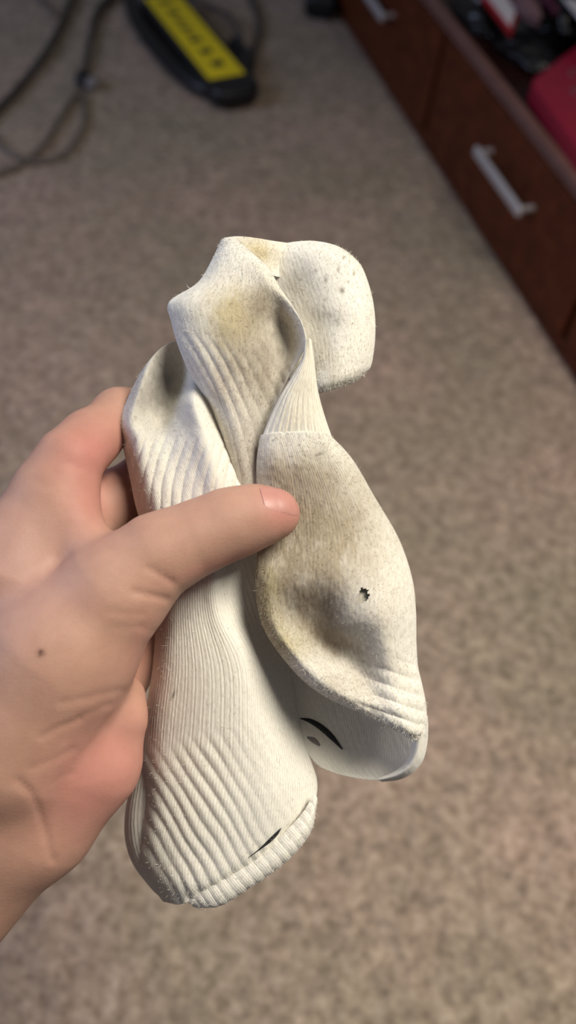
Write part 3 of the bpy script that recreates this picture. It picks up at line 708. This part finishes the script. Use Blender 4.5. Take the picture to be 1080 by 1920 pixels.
def sdf(Q):
    d = None
    for a, b_, k in CH:
        ab = b_[:3] - a[:3]; t = np.clip(((Q - a[:3]) @ ab) / (ab @ ab), 0, 1)
        dd = np.linalg.norm(Q - a[:3] - t[..., None] * ab, axis=-1) - (a[3] + t * (b_[3] - a[3]))
        if d is None: d = dd
        else:
            h = np.clip(0.5 + 0.5 * (d - dd) / k, 0, 1); d = d * (1 - h) + dd * h - k * h * (1 - h)
    return d
lo = np.min([np.minimum(a[:3] - a[3], b_[:3] - b_[3]) for a, b_, k in CH], 0) - 4
hi = np.max([np.maximum(a[:3] + a[3], b_[:3] + b_[3]) for a, b_, k in CH], 0) + 4
lo[0] = max(lo[0], toL(HW(-330, 1700, 0)[None])[0][0]); lo[1] = max(lo[1], toL(HW(0, 2060, 0)[None])[0][1])
CELL = 1.25
ax_ = [np.arange(lo[i], hi[i], CELL) for i in range(3)]
# coarse pass then fine pass near the surface
GX, GY, GZ = np.meshgrid(*ax_, indexing='ij'); shp = GX.shape
PH = np.full(shp, 50.0)
st = 4
cg = np.stack([GX[::st, ::st, ::st], GY[::st, ::st, ::st], GZ[::st, ::st, ::st]], -1); cv = sdf(cg)
near = np.abs(cv) < CELL * st * 1.9
near = np.repeat(np.repeat(np.repeat(near, st, 0), st, 1), st, 2); cvf = np.repeat(np.repeat(np.repeat(cv, st, 0), st, 1), st, 2)
dil = near.copy()
for axn in range(3):
    for s_ in (-st, st): dil |= np.roll(near, s_, axn)
dil = dil[:shp[0], :shp[1], :shp[2]]; PH = cvf[:shp[0], :shp[1], :shp[2]].copy()
PH[dil] = sdf(np.stack([GX[dil], GY[dil], GZ[dil]], -1))
def surface_nets(P, ax_):
    ins = P < 0; nx, ny, nz = P.shape
    cnt = np.zeros((nx - 1, ny - 1, nz - 1), np.int16); acc = np.zeros((nx - 1, ny - 1, nz - 1, 3))
    corners = [(i, j, k) for i in (0, 1) for j in (0, 1) for k in (0, 1)]
    sl = lambda c: (slice(c[0], nx - 1 + c[0]), slice(c[1], ny - 1 + c[1]), slice(c[2], nz - 1 + c[2]))
    for c in corners:
        for a in range(3):
            if c[a] == 0:
                c2 = list(c); c2[a] = 1
                p0, p1 = P[sl(c)], P[sl(c2)]; m_ = (p0 < 0) != (p1 < 0)
                t = np.where(m_, p0 / np.where(m_, p0 - p1, 1), 0); cnt += m_
                for b_ in range(3): acc[..., b_] += m_ * (c[b_] + (t if b_ == a else 0))
    act = cnt > 0; ids = np.full(act.shape, -1, np.int64); ids[act] = np.arange(act.sum())
    ii = np.argwhere(act); v = ii + acc[act] / cnt[act][:, None]
    V = np.stack([ax_[i][0] + v[:, i] * CELL for i in range(3)], 1)
    quads = []
    for a in range(3):
        b_, c_ = (a + 1) % 3, (a + 2) % 3
        s0 = [slice(1, -1)] * 3; s1 = [slice(1, -1)] * 3; s0[a] = slice(0, -1); s1[a] = slice(1, None)
        i0 = ins[tuple(s0)]; i1 = ins[tuple(s1)]; e = np.argwhere(i0 != i1)
        if len(e) == 0: continue
        flip = i0[tuple(e.T)]
        g = e.copy(); g[:, b_] += 1; g[:, c_] += 1
        def idx(db, dc):
            q = g.copy(); q[:, b_] -= db; q[:, c_] -= dc; return ids[tuple(q.T)]
        qd = np.stack([idx(1, 1), idx(0, 1), idx(0, 0), idx(1, 0)], 1)
        qd[~flip] = qd[~flip][:, ::-1]; quads.append(qd)
    q = np.concatenate(quads); return V, q[(q >= 0).all(1)]
HV, HF = surface_nets(PH, ax_)
# smooth, then surface normals from the field
def grad(Q, e=0.6):
    g = np.stack([sdf(Q + np.eye(3)[i] * e) - sdf(Q - np.eye(3)[i] * e) for i in range(3)], -1)
    return g / (np.linalg.norm(g, axis=1, keepdims=True) + 1e-9)
HNRM = grad(HV)
for _ in range(2): HV = HV - HNRM * sdf(HV)[:, None] * 0.8
dp = -HV[:, 2] / 1000.0
PXX = 540 + HV[:, 0] / 1000 / dp * FPX; PYY = 960 - HV[:, 1] / 1000 / dp * FPX
facing = HNRM[:, 2] > 0.05
def pdist(pts):
    d = np.full(len(PXX), 1e9); pts = cr(np.array(pts, float), 24)
    for a, b_ in zip(pts[:-1], pts[1:]):
        ab = b_ - a; t = np.clip(((PXX - a[0]) * ab[0] + (PYY - a[1]) * ab[1]) / (ab @ ab), 0, 1)
        d = np.minimum(d, np.hypot(PXX - a[0] - t * ab[0], PYY - a[1] - t * ab[1]))
    return d
disp = np.zeros(len(HV))
for pts, wd, dep in (
    ([(280, 1066), (300, 1078), (322, 1092)], 7, 1.0), ([(252, 1110), (280, 1116), (312, 1124)], 7, 1.2), ([(200, 1146), (235, 1150), (270, 1152)], 6, .35),
    ([(215, 1175), (240, 1178), (268, 1175)], 6, .3), ([(115, 1318), (150, 1312), (200, 1300), (228, 1295)], 8, .6), ([(78, 1382), (110, 1365), (150, 1350)], 7, .8),
    ([(150, 1345), (175, 1335), (205, 1322)], 7, .5), ([(60, 1440), (100, 1425), (140, 1405)], 8, .5), ([(35, 1465), (62, 1495), (82, 1550), (98, 1612)], 8, 1.1),
    ([(95, 880), (125, 868), (150, 880)], 6, .4), ([(60, 895), (85, 910), (120, 905)], 6, .3), ([(100, 1470), (118, 1455), (135, 1450)], 6, .3)):
    disp -= .6 * dep * np.exp(-(pdist(pts) / wd) ** 2) * facing
HV = HV + HNRM * disp[:, None]
# skin tint: tan with pinker palm, knuckle and thumb tip; a small mole; cool light painted on the dorsum
SK = np.array([0.455, 0.268, 0.20]); PINK = np.array([0.53, 0.245, 0.20]); ROSE = np.array([0.48, 0.19, 0.165]); LIL_LIGHT = np.array([0.45, 0.275, 0.235])
tint = np.ones((len(HV), 3)) * SK
def blend(c, k):
    global tint
    k = np.clip(k, 0, 1)[:, None]; tint = tint * (1 - k) + c * k
blend(LIL_LIGHT, .9 * gauss(PXX, PYY, 20, 1060, 130, 110, -30) * facing)  # lilac window light on the back of the hand, painted into the colour
blend(PINK, .95 * np.clip(1.3 * gauss(PXX, PYY, 190, 1455, 130, 85, -52), 0, 1))
blend(ROSE, .8 * gauss(PXX, PYY, 165, 845, 75, 60, -40)); blend(ROSE, .55 * gauss(PXX, PYY, 165, 940, 45, 55, 0))
blend(ROSE, .75 * gauss(PXX, PYY, 535, 950, 50, 45, 0)); blend(PINK, .6 * gauss(PXX, PYY, 420, 1055, 110, 14, -18))
blend(PINK, .5 * gauss(PXX, PYY, 262, 1215, 25, 70, 25))
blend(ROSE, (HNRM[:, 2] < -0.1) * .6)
blend(np.array([.10, .045, .03]), 1.2 * gauss(PXX, PYY, 77, 1224, 6.5, 6.5) * facing)
hand = empty('left_hand', HW(60, 1500, -120)); tag(hand, 'bare left hand and forearm pinching both socks between thumb and fingers', 'person')
mesh_obj('body', fromL(HV), HF, m_skin, hand, True, tint)
# thumbnail
tipL = node(518, 963, 62, 44)[:3]; ip = node(425, 984, 72, 61)[:3]
an = tipL - ip; an /= np.linalg.norm(an)
nn_ = np.array([0.0, 0.62, 0.78]); nn_ -= an * (nn_ @ an); nn_ /= np.linalg.norm(nn_); sd = np.cross(an, nn_)
U_, V_ = np.meshgrid(np.linspace(-1, 1, 26), np.linspace(0, 1, 30)); sup = 1 - 0.30 * np.clip((V_ - .7) / .3, 0, 1) ** 2 - .25 * np.clip((.25 - V_) / .25, 0, 1) ** 2
cen = tipL - an * 5.0
Qn = cen + an * (V_[..., None] * 13.0 ) + sd * ((U_ * sup) * 6.6)[..., None] + nn_ * 14.0
for _ in range(40): Qn = Qn - nn_ * np.clip(sdf(Qn), -1.5, 1.5)[..., None] * 0.7
Qn = Qn + nn_ * (0.12 + 0.25 * V_ - 0.3 * U_ ** 4)[..., None]
nvv, nuu = U_.shape; i1 = np.arange(nvv * nuu).reshape(nvv, nuu); i2 = i1 + nvv * nuu
fs = [np.stack([i1[:-1, :-1], i1[:-1, 1:], i1[1:, 1:], i1[1:, :-1]], -1).reshape(-1, 4), np.stack([i2[:-1, :-1], i2[1:, :-1], i2[1:, 1:], i2[:-1, 1:]], -1).reshape(-1, 4)]
for a, b_ in ((i1[:, 0], i2[:, 0]), (i2[:, -1], i1[:, -1]), (i2[0], i1[0]), (i1[-1], i2[-1])): fs.append(np.stack([a[:-1], a[1:], b_[1:], b_[:-1]], -1))
mesh_obj('thumb_nail', fromL(np.concatenate([Qn.reshape(-1, 3), (Qn - nn_ * .9).reshape(-1, 3)])), np.concatenate(fs), m_nail, hand)
